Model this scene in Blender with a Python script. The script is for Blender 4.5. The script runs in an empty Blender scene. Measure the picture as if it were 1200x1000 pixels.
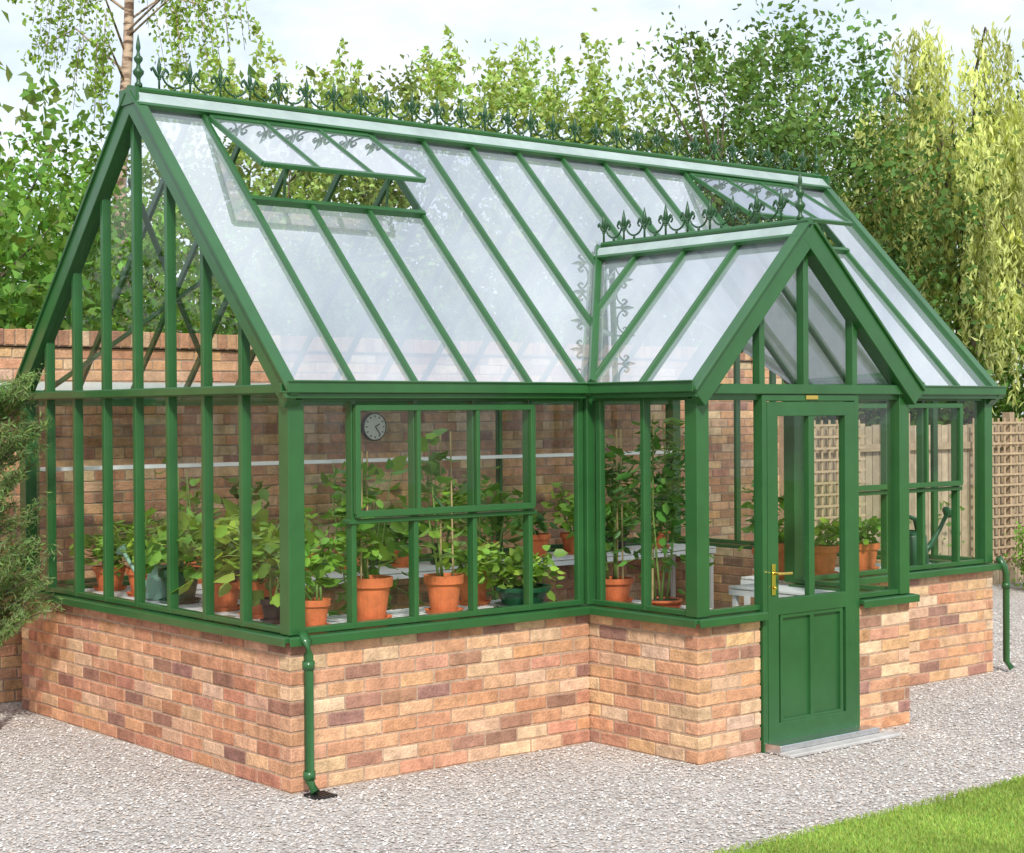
import bpy, math, random
import numpy as np
from mathutils import Vector, Matrix
rnd=random.Random(7); rng=np.random.default_rng(7)
S=bpy.context.scene
V=Vector
# ------------------------------------------------------------------ helpers
def link(o,parent=None):
    S.collection.objects.link(o)
    if parent: o.parent=parent
    return o
def empty(name,loc=(0,0,0)):
    o=bpy.data.objects.new(name,None); o.location=loc; o.empty_display_size=.1
    return link(o)
def newmat(name):
    m=bpy.data.materials.new(name); m.use_nodes=True
    nt=m.node_tree; nt.nodes.clear()
    out=nt.nodes.new('ShaderNodeOutputMaterial')
    return m,nt,out
def N(nt,t,**kw):
    n=nt.nodes.new(t)
    for k,v in kw.items():
        if k in n.inputs: n.inputs[k].default_value=v
        else: setattr(n,k,v)
    return n
def setin(n,**kw):
    for k,v in kw.items(): n.inputs[k.replace('_',' ')].default_value=v
def principled(name,col,rough=.5,metal=0,noise=0.0,nscale=20,bump=0.0,bscale=60,spec=.5,coat=0,attr=False,det=3.0):
    m,nt,out=newmat(name)
    p=N(nt,'ShaderNodeBsdfPrincipled'); nt.links.new(p.outputs[0],out.inputs[0])
    setin(p,Roughness=rough,Metallic=metal); p.inputs['Specular IOR Level'].default_value=spec
    p.inputs['Coat Weight'].default_value=coat
    p.inputs['Base Color'].default_value=(*col,1)
    tc=N(nt,'ShaderNodeTexCoord')
    src=None
    if attr:
        a=N(nt,'ShaderNodeAttribute',attribute_name='Col'); src=a.outputs['Color']
    if noise>0:
        n=N(nt,'ShaderNodeTexNoise'); setin(n,Scale=nscale,Detail=det,Roughness=.7)
        nt.links.new(tc.outputs['Object'],n.inputs['Vector'])
        mr=N(nt,'ShaderNodeMapRange'); mr.inputs[1].default_value=.3; mr.inputs[2].default_value=.7
        mr.inputs[3].default_value=1-noise; mr.inputs[4].default_value=1+noise
        nt.links.new(n.outputs[0],mr.inputs[0])
        mx=N(nt,'ShaderNodeVectorMath',operation='SCALE')
        if src: nt.links.new(src,mx.inputs[0])
        else: mx.inputs[0].default_value=col
        nt.links.new(mr.outputs[0],mx.inputs['Scale']); src=mx.outputs[0]
    if src: nt.links.new(src,p.inputs['Base Color'])
    if bump>0:
        n=N(nt,'ShaderNodeTexNoise'); setin(n,Scale=bscale,Detail=3.0)
        nt.links.new(tc.outputs['Object'],n.inputs['Vector'])
        b=N(nt,'ShaderNodeBump'); setin(b,Strength=bump,Distance=.01)
        nt.links.new(n.outputs[0],b.inputs['Height']); nt.links.new(b.outputs[0],p.inputs['Normal'])
    return m
class MB:
    def __init__(s): s.v=[];s.f=[];s.c=[];s.cur=(1,1,1)
    def add(s,vs,fs):
        o=len(s.v); s.v+= [tuple(p) for p in vs]; s.f+=[tuple(i+o for i in f) for f in fs]; s.c+=[s.cur]*len(vs)
    def beam(s,a,b,w,h,up=(0,0,1),j=.0012):
        a=V(a);b=V(b);ax=(b-a).normalized();up=V(up)
        if abs(ax.dot(up.normalized()))>.98: up=V((0,1,0))
        sd=ax.cross(up).normalized();u=sd.cross(ax).normalized()
        w+=rnd.uniform(-j,j);h+=rnd.uniform(-j,j);e=rnd.uniform(-j,j)
        a=a-ax*e;b=b+ax*e
        off=sd*rnd.uniform(-j,j)*.4+u*rnd.uniform(-j,j)*.4
        vs=[p+off+sd*x*w/2+u*y*h/2 for p in(a,b) for x,y in((-1,-1),(1,-1),(1,1),(-1,1))]
        s.add(vs,[(3,2,1,0),(4,5,6,7),(0,1,5,4),(1,2,6,5),(2,3,7,6),(3,0,4,7)])
    def box(s,x0,x1,y0,y1,z0,z1):
        vs=[(x,y,z) for z in(z0,z1) for x,y in((x0,y0),(x1,y0),(x1,y1),(x0,y1))]
        s.add(vs,[(3,2,1,0),(4,5,6,7),(0,1,5,4),(1,2,6,5),(2,3,7,6),(3,0,4,7)])
    def poly(s,pts): s.add(pts,[tuple(range(len(pts)))])
    def lathe(s,prof,c,n=24,axis=None,cap=True):
        c=V(c);R=Matrix.Identity(3)
        if axis is not None: R=V((0,0,1)).rotation_difference(V(axis)).to_matrix()
        vs=[c+R@V((r*math.cos(2*math.pi*i/n),r*math.sin(2*math.pi*i/n),z)) for r,z in prof for i in range(n)]
        fs=[(k*n+i,k*n+(i+1)%n,(k+1)*n+(i+1)%n,(k+1)*n+i) for k in range(len(prof)-1) for i in range(n)]
        if cap: fs+=[tuple(range(n-1,-1,-1)),tuple((len(prof)-1)*n+i for i in range(n))]
        s.add(vs,fs)
    def tube(s,pts,r,n=6):
        pts=[V(p) for p in pts]; m=len(pts)
        rs=r if isinstance(r,(list,tuple)) else [r]*m
        vs=[];up=V((0.13,.21,.97))
        for i,p in enumerate(pts):
            t=(pts[min(i+1,m-1)]-pts[max(i-1,0)])
            t=t.normalized() if t.length>1e-9 else V((0,0,1))
            a=t.cross(up)
            if a.length<.15: a=t.cross(V((1,0,0)))
            a.normalize();b=t.cross(a)
            vs+=[p+(a*math.cos(2*math.pi*k/n)+b*math.sin(2*math.pi*k/n))*rs[i] for k in range(n)]
        fs=[(i*n+k,i*n+(k+1)%n,(i+1)*n+(k+1)%n,(i+1)*n+k) for i in range(m-1) for k in range(n)]
        fs+=[tuple(range(n-1,-1,-1)),tuple((m-1)*n+k for k in range(n))]
        s.add(vs,fs)
    def obj(s,name,mat,parent=None,bevel=0,smooth=False):
        me=bpy.data.meshes.new(name); me.from_pydata(s.v,[],s.f); me.materials.append(mat)
        ca=me.color_attributes.new('Col','FLOAT_COLOR','POINT')
        ca.data.foreach_set('color',np.array([(*c,1) for c in s.c],dtype=np.float32).ravel())
        if smooth: me.polygons.foreach_set('use_smooth',[len(f)<5 for f in s.f])
        me.update()
        o=bpy.data.objects.new(name,me); link(o,parent)
        if bevel:
            b=o.modifiers.new('b','BEVEL'); b.width=bevel; b.segments=1; b.limit_method='ANGLE'
        return o
def norm(a): return a/np.maximum(np.linalg.norm(a,axis=-1,keepdims=True),1e-9)
T4=(np.array([(-.5,0,0),(-.05,.5,.1),(.5,0,-.08),(-.05,-.5,.1)]),[(0,1,2,3)])
T7=(np.array([(-.5,0,0),(0,0,-.04),(.5,0,-.14),(-.25,.42,.06),(.15,.36,.02),(-.25,-.42,.06),(.15,-.36,.02)]),[(0,1,2,4,3),(0,5,6,2,1)])
def leaves(name,C,D,size,asp,col,mat,parent=None,T=T4,flat=0):
    n=len(C);tv,tf=T
    D=norm(D);R=rng.normal(size=(n,3))
    if flat: R=R*(1-flat)+np.array([0,0,1.])*flat*2; Sd=norm(np.cross(D,R))
    else: Sd=norm(np.cross(D,R))
    Nn=np.cross(D,Sd)
    size=np.broadcast_to(size,(n,))[:,None,None]
    P=C[:,None,:]+size*(tv[None,:,0:1]*D[:,None,:]+tv[None,:,1:2]*asp*Sd[:,None,:]+tv[None,:,2:3]*Nn[:,None,:])
    k=len(tv);P=P.reshape(-1,3)
    fl=np.concatenate([np.array(f) for f in tf]);ln=np.array([len(f) for f in tf])
    idx=(np.arange(n)[:,None]*k+fl[None,:]).ravel()
    tot=np.tile(ln,n);st=np.concatenate([[0],np.cumsum(tot)[:-1]])
    me=bpy.data.meshes.new(name);me.vertices.add(len(P));me.vertices.foreach_set('co',P.astype(np.float32).ravel())
    me.loops.add(len(idx));me.loops.foreach_set('vertex_index',idx.astype(np.int32))
    me.polygons.add(len(tot));me.polygons.foreach_set('loop_start',st.astype(np.int32))
    me.update(calc_edges=True)
    ca=me.color_attributes.new('Col','FLOAT_COLOR','POINT')
    cc=np.concatenate([np.repeat(np.clip(col,0,1),k,axis=0),np.ones((n*k,1))],1)
    ca.data.foreach_set('color',cc.astype(np.float32).ravel())
    me.materials.append(mat)
    o=bpy.data.objects.new(name,me);return link(o,parent)
# ------------------------------------------------------------------ materials
M_green=principled('green_painted_aluminium',(.026,.108,.031),rough=.28,noise=.14,nscale=3,spec=.5,coat=.1)
M_greendoor=principled('green_door_paint',(.024,.103,.030),rough=.32,noise=.12,nscale=4,coat=.1)
M_ridgesheen=principled('ridge_flashing_sky_sheen',(.34,.42,.40),rough=.22,noise=.15,nscale=4)  # green ridge capping, its pale sky reflection put into the base colour
M_white=principled('white_painted_metal',(.75,.77,.78),rough=.4,noise=.05)
M_brass=principled('brass',(.8,.55,.15),rough=.25,metal=1)
M_alu=principled('aluminium',(.7,.71,.72),rough=.3,metal=1,noise=.1)
M_terra=principled('terracotta',(.64,.16,.055),rough=.8,noise=.2,nscale=12,bump=.2)
M_soil=principled('potting_soil',(.035,.022,.015),rough=.95,bump=.8,bscale=80)
M_stone=principled('pale_stone',(.46,.45,.44),rough=.8,noise=.15,nscale=10,bump=.2)
M_dkgreen=principled('dark_green_plastic',(.012,.08,.035),rough=.35)
M_black=principled('black_plastic',(.012,.012,.013),rough=.5)
M_wood=principled('weathered_fence_wood',(.36,.27,.18),rough=.85,noise=.2,nscale=9,bump=.3,bscale=30,attr=True)
M_bark=principled('bark',(.13,.10,.07),rough=.9,noise=.4,nscale=9,bump=.8,bscale=20)
M_stem=principled('plant_stem',(.16,.26,.06),rough=.6)
M_cane=principled('bamboo_cane',(.45,.33,.16),rough=.6)
M_brick=principled('clay_brick',(1,1,1),rough=.9,noise=.36,nscale=12,bump=.7,bscale=70,spec=.2,attr=True,det=6.0)
M_mortar=principled('mortar',(.44,.30,.21),rough=.95,noise=.25,nscale=30,bump=.4,bscale=120)
M_mortar2=principled('old_mortar',(.37,.27,.20),rough=.95,noise=.2,nscale=20,bump=.4,bscale=120)
def birchmat():
    m,nt,out=newmat('birch_bark');p=N(nt,'ShaderNodeBsdfPrincipled');nt.links.new(p.outputs[0],out.inputs[0])
    tc=N(nt,'ShaderNodeTexCoord');mp=N(nt,'ShaderNodeMapping');mp.inputs['Scale'].default_value=(6,6,22)
    n=N(nt,'ShaderNodeTexNoise');setin(n,Scale=1.2,Detail=4.0)
    nt.links.new(tc.outputs['Object'],mp.inputs[0]);nt.links.new(mp.outputs[0],n.inputs['Vector'])
    r=N(nt,'ShaderNodeValToRGB');r.color_ramp.elements[0].position=.38;r.color_ramp.elements[0].color=(.14,.08,.05,1)
    r.color_ramp.elements[1].position=.55;r.color_ramp.elements[1].color=(.55,.40,.29,1)
    nt.links.new(n.outputs[0],r.inputs[0]);nt.links.new(r.outputs[0],p.inputs['Base Color']);setin(p,Roughness=.8)
    return m
M_birch=birchmat()
def leafmat(name,trans=.35,rough=.5,cheap=False):
    m,nt,out=newmat(name)
    a=N(nt,'ShaderNodeAttribute',attribute_name='Col')
    if cheap: p=N(nt,'ShaderNodeBsdfDiffuse')
    else:
        p=N(nt,'ShaderNodeBsdfPrincipled');setin(p,Roughness=rough);p.inputs['Specular IOR Level'].default_value=.35
    t=N(nt,'ShaderNodeBsdfTranslucent');mx=N(nt,'ShaderNodeMixShader');mx.inputs[0].default_value=trans
    sc=N(nt,'ShaderNodeVectorMath',operation='MULTIPLY');sc.inputs[1].default_value=(1.3,1.2,.5)
    nt.links.new(a.outputs['Color'],p.inputs[0]);nt.links.new(a.outputs['Color'],sc.inputs[0])
    nt.links.new(sc.outputs[0],t.inputs[0])
    nt.links.new(p.outputs[0],mx.inputs[1]);nt.links.new(t.outputs[0],mx.inputs[2]);nt.links.new(mx.outputs[0],out.inputs[0])
    return m
M_leaf=leafmat('tree_leaves',cheap=True);M_pleaf=leafmat('plant_leaves',.35,.4);M_grass=leafmat('grass_blades',.3,.6,cheap=True)
def glassmat(name,base,power,tint,haze=0,hazecol=(.78,.87,.97)):
    m,nt,out=newmat(name)
    lw=N(nt,'ShaderNodeLayerWeight');lw.inputs[0].default_value=.5
    pw=N(nt,'ShaderNodeMath',operation='POWER');pw.inputs[1].default_value=power
    ma=N(nt,'ShaderNodeMath',operation='MULTIPLY_ADD');ma.inputs[1].default_value=.85;ma.inputs[2].default_value=base
    nt.links.new(lw.outputs['Facing'],pw.inputs[0]);nt.links.new(pw.outputs[0],ma.inputs[0])
    tr=N(nt,'ShaderNodeBsdfTransparent');tr.inputs[0].default_value=(*tint,1)
    gl=N(nt,'ShaderNodeBsdfGlossy');setin(gl,Roughness=.015)
    last=tr
    if haze:
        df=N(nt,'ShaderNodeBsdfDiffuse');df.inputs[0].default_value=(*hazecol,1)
        m2=N(nt,'ShaderNodeMixShader')
        tc=N(nt,'ShaderNodeTexCoord');n=N(nt,'ShaderNodeTexNoise');setin(n,Scale=.9,Detail=2.0)
        nt.links.new(tc.outputs['Object'],n.inputs['Vector'])
        mr=N(nt,'ShaderNodeMapRange');mr.inputs[1].default_value=.3;mr.inputs[2].default_value=.7
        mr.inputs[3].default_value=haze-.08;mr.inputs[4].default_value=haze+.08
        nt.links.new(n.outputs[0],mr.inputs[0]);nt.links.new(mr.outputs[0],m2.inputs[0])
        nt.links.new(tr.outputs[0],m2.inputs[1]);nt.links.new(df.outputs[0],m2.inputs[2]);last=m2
    mx=N(nt,'ShaderNodeMixShader')
    nt.links.new(ma.outputs[0],mx.inputs[0]);nt.links.new(last.outputs[0],mx.inputs[1]);nt.links.new(gl.outputs[0],mx.inputs[2])
    nt.links.new(mx.outputs[0],out.inputs[0]);return m
M_glass=glassmat('window_glass',.035,5,(.97,.985,.975))
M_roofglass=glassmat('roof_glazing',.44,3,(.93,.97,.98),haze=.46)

# ------------------------------------------------------------------ dimensions
L,W,RY,ZE,ZR=5.86,3.2,1.6,2.0,3.66
A,B,PD,PZ=1.99,3.79,.846,2.885
MX=2.845
SL=(ZR-ZE)/RY; YV=(PZ-ZE)/SL; PSL=(PZ-ZE)/(MX-A)
BAY=L/15; ZS=.77
gh=empty('greenhouse')
# ------------------------------------------------------------------ brick walls
BL,BH,J,TH=.213,.066,.009,.10
PAL=[(.60,.32,.18),(.64,.38,.22),(.56,.28,.165),(.66,.43,.27),(.51,.255,.155),(.61,.33,.19),(.46,.235,.15),(.63,.36,.21),(.70,.49,.33),(.57,.295,.18),(.64,.42,.27),(.40,.21,.145),(.67,.41,.24),(.54,.28,.18),(.60,.34,.20),(.33,.18,.135)]
def brickwall(bm,mm,p0,u,n,length,courses,z0=0,ts=None,te=None,dark=1.0,pal=PAL,red=1.0):
    u=V((*u,0));n=V((*n,0));p0=V((*p0,0))
    for r in range(courses):
        s0=(TH+J) if ts is not None and r%2==ts else 0.0
        e0=length-((TH+J) if te is not None and r%2==te else 0.0)
        z=z0+r*(BH+J)+J/2
        x=s0-(0 if (ts is not None) else (r%2)*(BL+J)/2)
        while x<e0-.005:
            x1=x+BL+rnd.uniform(-.004,.004)
            a=max(x,s0);b=min(x1,e0)
            if e0-b<.05: b=e0
            if b-a>.03:
                c=rnd.choice(pal);k=rnd.uniform(.88,1.10)*dark
                bm.cur=(c[0]*k,c[1]*k*rnd.uniform(.95,1.05)*red,c[2]*k*rnd.uniform(.92,1.08)*red)
                o=rnd.uniform(-.0025,.002);dz=rnd.uniform(-.002,.002);dz2=rnd.uniform(-.002,.002);dz3=rnd.uniform(-.0015,.0015)
                q=[]
                for zz in (z+dz,z+BH+dz2):
                    for s,d in((a,o),(b,o),(b,-TH),(a,-TH)):
                        p=p0+u*s+n*d; q.append((p.x,p.y,zz+(dz3 if s==a else -dz3)))
                bm.add(q,[(3,2,1,0),(4,5,6,7),(0,1,5,4),(1,2,6,5),(2,3,7,6),(3,0,4,7)])
            x=b+J
    q=[]
    ztop=z0+courses*(BH+J)-.002
    for zz in (z0-.02,ztop):
        for s,d in((.008,-.0050),(length-.008,-.0050),(length-.008,-TH+.006),(.008,-TH+.006)):
            p=p0+u*s+n*d;q.append((p.x,p.y,zz))
    mm.add(q,[(3,2,1,0),(4,5,6,7),(0,1,5,4),(1,2,6,5),(2,3,7,6),(3,0,4,7)])
bm,mm=MB(),MB()
brickwall(bm,mm,(0,0),(0,1),(-1,0),W,10,ts=0,te=0,dark=.88,red=.92)  # gable bricks darker and redder: the side's shade put into their colour
brickwall(bm,mm,(0,0),(1,0),(0,-1),A-.004,10,ts=1)
brickwall(bm,mm,(A,-PD),(0,1),(-1,0),PD+.1,10,ts=0,dark=.97)  # porch side slightly darker, its shade also put into the brick colour
brickwall(bm,mm,(A,-PD),(1,0),(0,-1),2.48-A,10,ts=1)
brickwall(bm,mm,(3.31,-PD),(1,0),(0,-1),B-3.31,10,te=1)
brickwall(bm,mm,(B,-PD),(0,1),(1,0),PD+.1,10,ts=0)
brickwall(bm,mm,(B+.004,0),(1,0),(0,-1),L-B-.004,10,te=1)
brickwall(bm,mm,(L,0),(0,1),(1,0),W,10,ts=0,te=0)
brickwall(bm,mm,(0,W),(1,0),(0,1),L,10,ts=1,te=1)
bm.obj('brick_base',M_brick,gh,bevel=.005);mm.obj('mortar',M_mortar,gh)
gw=empty('garden_wall')
bm,mm=MB(),MB()
WY=3.5;WX1=7.6
brickwall(bm,mm,(-5,WY),(1,0),(0,-1),WX1+5,31,dark=1.0)
x=-5
while x<WX1:
    c=rnd.choice(PAL);k=rnd.uniform(.7,1.0);bm.cur=tuple(v*k for v in c)
    bm.box(x,x+.065,WY-.03+rnd.uniform(-.003,.003),WY+.2,2.335,2.44+rnd.uniform(-.004,.004));x+=.075
mm.box(-5,WX1,WY-.02,WY+.19,2.33,2.425)
mm.box(-5,WX1,WY+.09,WY+.18,0,2.32)
bm.obj('bricks',M_brick,gw,bevel=.004);mm.obj('mortar',M_mortar2,gw)
# ------------------------------------------------------------------ frame
F=MB()
def sill(a,b,n):
    a=V((*a,ZS-.008));b=V((*b,ZS-.008));n=V((*n,0))
    F.beam(a,b,.13,.026)
    F.beam(a+n*.068-V((0,0,.010)),b+n*.068-V((0,0,.010)),.008,.042)
c=.02
sill((c-.05,c),(A-.04,c),(0,-1))
sill((c,c-.05),(c,W-c+.05),(-1,0))
sill((A+c,.03),(A+c,-PD+c-.05),(-1,0))
sill((A+c-.05,-PD+c),(2.485,-PD+c),(0,-1))
sill((3.306,-PD+c),(B-c+.05,-PD+c),(0,-1))
sill((B-c,-PD),(B-c,.03),(1,0))
sill((B+.05,c),(L-c+.05,c),(0,-1))
sill((L-c,0),(L-c,W),(1,0))
sill((0,W-c),(L,W-c),(0,1))
ZB,ZT=ZS+.01,ZE+.0
def post(x,y,w=.09,z0=ZB,z1=ZT): F.beam((x,y,z0),(x,y,z1),w,w,up=(0,1,0))
for p in((.045,.045),(L-.045,.045),(.045,W-.045),(L-.045,W-.045),(A+.045,-PD+.045),(B-.045,-PD+.045)): post(*p,w=.092)
for p in((A+.02,.035),(B-.02,.035)): post(*p,w=.09)
post(A-.052,.035,.04);post(A+.035,-.055,.04);post(B+.055,.035,.05)
BW,BD=.030,.055
def vbar(x,y,z0,z1,ax,w=BW,d=BD):
    up=(0,1,0) if ax=='x' else (1,0,0)
    F.beam((x,y,z0),(x,y,z1),w,d,up=up)
GY=.035
for k in range(1,5):
    vbar(k*BAY,GY,ZB,ZT,'x'); vbar(L-k*BAY,GY,ZB,ZT,'x')
for k in (5,10): vbar(k*BAY,W-GY,ZB,ZT,'x')
gy=[.085+.39*k for k in range(1,8)]
for y in gy:
    zt=ZE+SL*(RY-abs(y-RY))-.03
    vbar(GY,y,ZB,zt,'y',w=.036); vbar(L-GY,y,ZB,zt,'y')
def rail(a,b,z,w=.05,h=.03): F.beam((*a,z),(*b,z),w,h)
for z,h in((ZB+.015,.03),(ZE-.045,.05)):
    rail((0.05,GY),(A-.05,GY),z,h=h);rail((B+.05,GY),(L-.05,GY),z,h=h);rail((.05,W-GY),(L-.05,W-GY),z,h=h)
    rail((A+GY,-PD+.05),(A+GY,.0),z,h=h);rail((B-GY,-PD+.05),(B-GY,0),z,h=h)
    rail((A+.05,-PD+GY),(2.50,-PD+GY),z,h=h);rail((3.29,-PD+GY),(B-.05,-PD+GY),z,h=h)
rail((2.49,-PD+GY),(3.3,-PD+GY),ZE-.035,h=.055)
for x in (GY,L-GY):
    rail((x,0.05),(x,W-.05),ZB+.015); rail((x,.05),(x,W-.05),ZE-.005,w=.07,h=.05)
for x in(A+GY,B-GY): vbar(x,-.42,ZB,ZT,'y')
def gutter(a,b,n,z=ZE-.022):
    a=V((*a,z));b=V((*b,z));n=V((*n,0))
    F.beam(a+n*.03,b+n*.03,.085,.012)
    F.beam(a+n*.075+V((0,0,.025)),b+n*.075+V((0,0,.025)),.014,.058)
    F.beam(a+n*.083+V((0,0,.053)),b+n*.083+V((0,0,.053)),.018,.010)
    F.beam(a+V((0,0,.02)),b+V((0,0,.02)),.03,.045)
    F.beam(a+n*.045-V((0,0,.018)),b+n*.045-V((0,0,.018)),.03,.026)
gutter((-.05,0),(A-.075,0),(0,-1));gutter((B+.075,0),(L+.05,0),(0,-1));gutter((-.05,W),(L+.05,W),(0,1))
gutter((A,-PD-.05),(A,-.07),(-1,0));gutter((B,-.07),(B,-PD-.05),(1,0))
F.beam((A-.02,-PD+.0,ZE-.01),(B+.02,-PD+.0,ZE-.01),.05,.055)
F.beam((-.012,-.02,ZE-.005),(-.012,W+.02,ZE-.005),.03,.04)
def opener(x0,x1):
    y=-.012
    for z in(1.36,1.90): F.beam((x0,y,z),(x1,y,z),.03,.034)
    for x in(x0+.012,x1-.012): F.beam((x,y,1.36),(x,y,1.905),.032,.03,up=(0,1,0))
    F.beam((x0-.03,GY-.005,1.322),(x1+.03,GY-.005,1.322),.065,.024)
    for k in range(1,3):
        xx=x0+(x1-x0)*k/3; F.beam((xx,y,1.375),(xx,y,1.885),.022,.026,up=(0,1,0))
    F.beam(((x0+x1)/2,GY,1.37),((x0+x1)/2+.1,.25,1.42),.012,.012)
opener(BAY-.005,4*BAY+.005);opener(L-4*BAY-.005,L-BAY+.005)
nf=V((0,-SL,1)).normalized(); nb=V((0,SL,1)).normalized()
def rz(y): return ZE+SL*(RY-abs(y-RY))
def yv(x): return YV*max(0,1-abs(x-MX)/((MX-A) if x<MX else (B-MX)))
vents=[(BAY,4*BAY),(L-4*BAY,L-BAY)]
VY0,VY1=1.0,1.47
RBW=.023
for k in range(1,15):
    x=k*BAY
    y0=yv(x)-.01 if A<x<B else -.03
    inv=any(a+.01<x<b-.01 for a,b in vents)
    y1=VY0 if inv else RY-.03
    F.beam(V((x,y0,rz(y0)))+nf*.008,V((x,y1,rz(y1)))+nf*.008,RBW,.045,up=nf)
    n=nb;F.beam(V((x,W+.03,rz(W+.03)))+n*.008,V((x,RY+.03,rz(RY+.03)))+n*.008,RBW,.045,up=n)
for x,sx in((-.006,-1),(L+.0,1)):
    for (y0,y1,n) in((-.05,RY,nf),(W+.05,RY,nb)):
        a=V((x,y0,rz(y0)));b=V((x,y1,rz(y1)))
        F.beam(a-n*.018,b-n*.018,.05,.10,up=n)
        F.beam(a+n*.038+V((sx*.006,0,0)),b+n*.038+V((sx*.006,0,0)),.07,.016,up=n)
        F.beam(a-n*.04-V((sx*.045,0,0)),b-n*.04-V((sx*.045,0,0)),.04,.05,up=n)
G=MB();RG=MB()
for a,b in vents:
    F.beam(V((a-.01,VY0,rz(VY0)))+nf*.02,V((b+.01,VY0,rz(VY0)))+nf*.02,.03,.045,up=nf)
    hy,hz=VY1,rz(VY1)+.045
    al=math.radians(30);ln=.66
    d=V((0,-math.cos(al),-math.sin(al)));nn=V((0,-math.sin(al),math.cos(al)))
    h0=V((a+.02,hy,hz));h1=V((b-.05,hy,hz))
    F.beam(h0,h1,.035,.03,up=nn);F.beam(h0+d*ln,h1+d*ln,.03,.028,up=nn)
    for k in range(4):
        p=h0.lerp(h1,k/3);F.beam(p,p+d*ln,.020,.03,up=nn)
    for k in range(3):
        p=h0.lerp(h1,k/3);q=h0.lerp(h1,(k+1)/3)
        RG.poly([p+nn*.003,q+nn*.003,q+d*ln+nn*.003,p+d*ln+nn*.003])
    for t in(.2,.8):
        p=V((a+(b-a)*t,VY0+.03,rz(VY0)+.0));q=V((a+(b-a)*t,hy,hz))+d*ln*.82
        F.beam(p,q,.014,.014)
for x in(A,B):
    p=V((x,-.02,ZE+.01));q=V((MX,YV,PZ+.005));F.beam(p+V((0,-.01,.03)),q+V((0,-.01,.03)),.045,.035,up=(0,-1,1))
def hw(sg): return (MX-A) if sg<0 else (B-MX)
def pz(x): return PZ-(PZ-ZE)*abs(x-MX)/hw(-1 if x<MX else 1)
for sg in(-1,1):
    n=V((sg*(PZ-ZE)/hw(sg),0,1)).normalized();xe=MX+sg*hw(sg)
    for y in(-.42,.0,.42):
        if y<=0: x0=xe+sg*.02
        else: x0=MX+sg*hw(sg)*(1-y/YV)
        F.beam(V((x0,y,pz(x0)))+n*.008,V((MX+sg*.03,y,pz(MX+sg*.03)))+n*.008,RBW,.045,up=n)
    y=-PD-.025
    a=V((xe+sg*.045,y,pz(xe+sg*.045)));b=V((MX,y,PZ))
    F.beam(a-n*.022,b-n*.022,.055,.115,up=n)
    F.beam(a+n*.040-V((0,.008,0)),b+n*.040-V((0,.008,0)),.075,.016,up=n)
    F.beam(a-n*.05+V((0,.05,0)),b-n*.05+V((0,.05,0)),.05,.05,up=n)
    ys=[-PD,-.42,0,.42,YV]
    for y0,y1 in zip(ys[:-1],ys[1:]):
        def xs(y): return xe if y<=0 else MX+sg*hw(sg)*(1-y/YV)
        pts=[(xs(y0),y0,pz(xs(y0))),(MX,y0,PZ),(MX,y1,PZ)]
        if abs(xs(y1)-MX)>1e-4: pts.append((xs(y1),y1,pz(xs(y1))))
        RG.poly(pts)
for x in(2.50,MX+.02,3.29):
    F.beam((x,-PD+GY-.01,ZE),(x,-PD+GY-.01,pz(x)-.05),.043,.055,up=(0,1,0))
for x in(A,B):
    F.beam((x,0.02,ZE-.02),(x,W-.03,ZE-.02),.03,.04)
    F.beam((x,.9,rz(.9)-.04),(x,2.3,rz(2.3)-.04),.03,.03)
F.beam((.1,W-.1,ZE),(1.2,2.2,rz(2.2)-.05),.03,.03)
F.beam((.15,1.95,rz(1.95)-.05),(1.3,3.05,2.1),.03,.03)
BG=MB()
for k in range(15):
    x0,x1=k*BAY,(k+1)*BAY
    inv=[v for v in vents if v[0]-.01<x0 and x1<v[1]+.01]
    if x1<=A or x0>=B:
        top=VY0 if inv else RY
        RG.poly([(x0,0,rz(0)),(x1,0,rz(0)),(x1,top,rz(top)),(x0,top,rz(top))])
    else:
        xx=[x0]+[c_ for c_ in(A,MX,B) if x0<c_<x1]+[x1]
        RG.poly([(x,yv(x),rz(yv(x))) for x in xx]+[(x1,RY,ZR),(x0,RY,ZR)])
    BG.poly([(x0,W,ZE),(x0,RY,ZR),(x1,RY,ZR),(x1,W,ZE)])
RG.obj('roof_glass',M_roofglass,gh);BG.obj('back_roof_glass',M_glass,gh)
def gp(p,q,z0,z1):
    t=.0015
    n=V((q[1]-p[1],p[0]-q[0],0)).normalized()
    e=[n*rnd.uniform(-t,t) for _ in range(3)]
    pts=[V((*p,z0))+e[0],V((*q,z0))+e[1],V((*q,z1))+e[2]]
    pts.append(pts[0]+(pts[2]-pts[1]))
    G.poly(pts)
for k in range(5):
    for x0 in(k*BAY,L-(k+1)*BAY):
        y=GY
        if 1<=k<=3:
            gp((x0,y),(x0+BAY,y),ZB,1.31);gp((x0,-.012),(x0+BAY,-.012),1.37,1.9)
        else: gp((x0,y),(x0+BAY,y),ZB,ZE-.02)
for k in range(3): gp((k*5*BAY,W-GY),((k+1)*5*BAY,W-GY),ZB,ZE-.02)
yy=[.05]+gy+[W-.05]
for x in(GY,L-GY):
    for a,b in zip(yy[:-1],yy[1:]):
        gp((x,a),(x,b),ZB,ZE-.01)
        za,zb=rz(a)-.04,rz(b)-.04
        G.poly([(x,a,ZE+.02),(x,b,ZE+.02),(x,b,max(zb,ZE+.021)),(x,a,max(za,ZE+.021))])
for x in(A+GY,B-GY):
    gp((x,-PD+.05),(x,-.42),ZB,ZE-.02);gp((x,-.42),(x,0),ZB,ZE-.02)
gp((A+.05,-PD+GY),(2.49,-PD+GY),ZB,ZE-.02);gp((3.3,-PD+GY),(B-.05,-PD+GY),ZB,ZE-.02)
xs_=[A+.06,2.5,MX+.02,3.29,B-.06]
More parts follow.
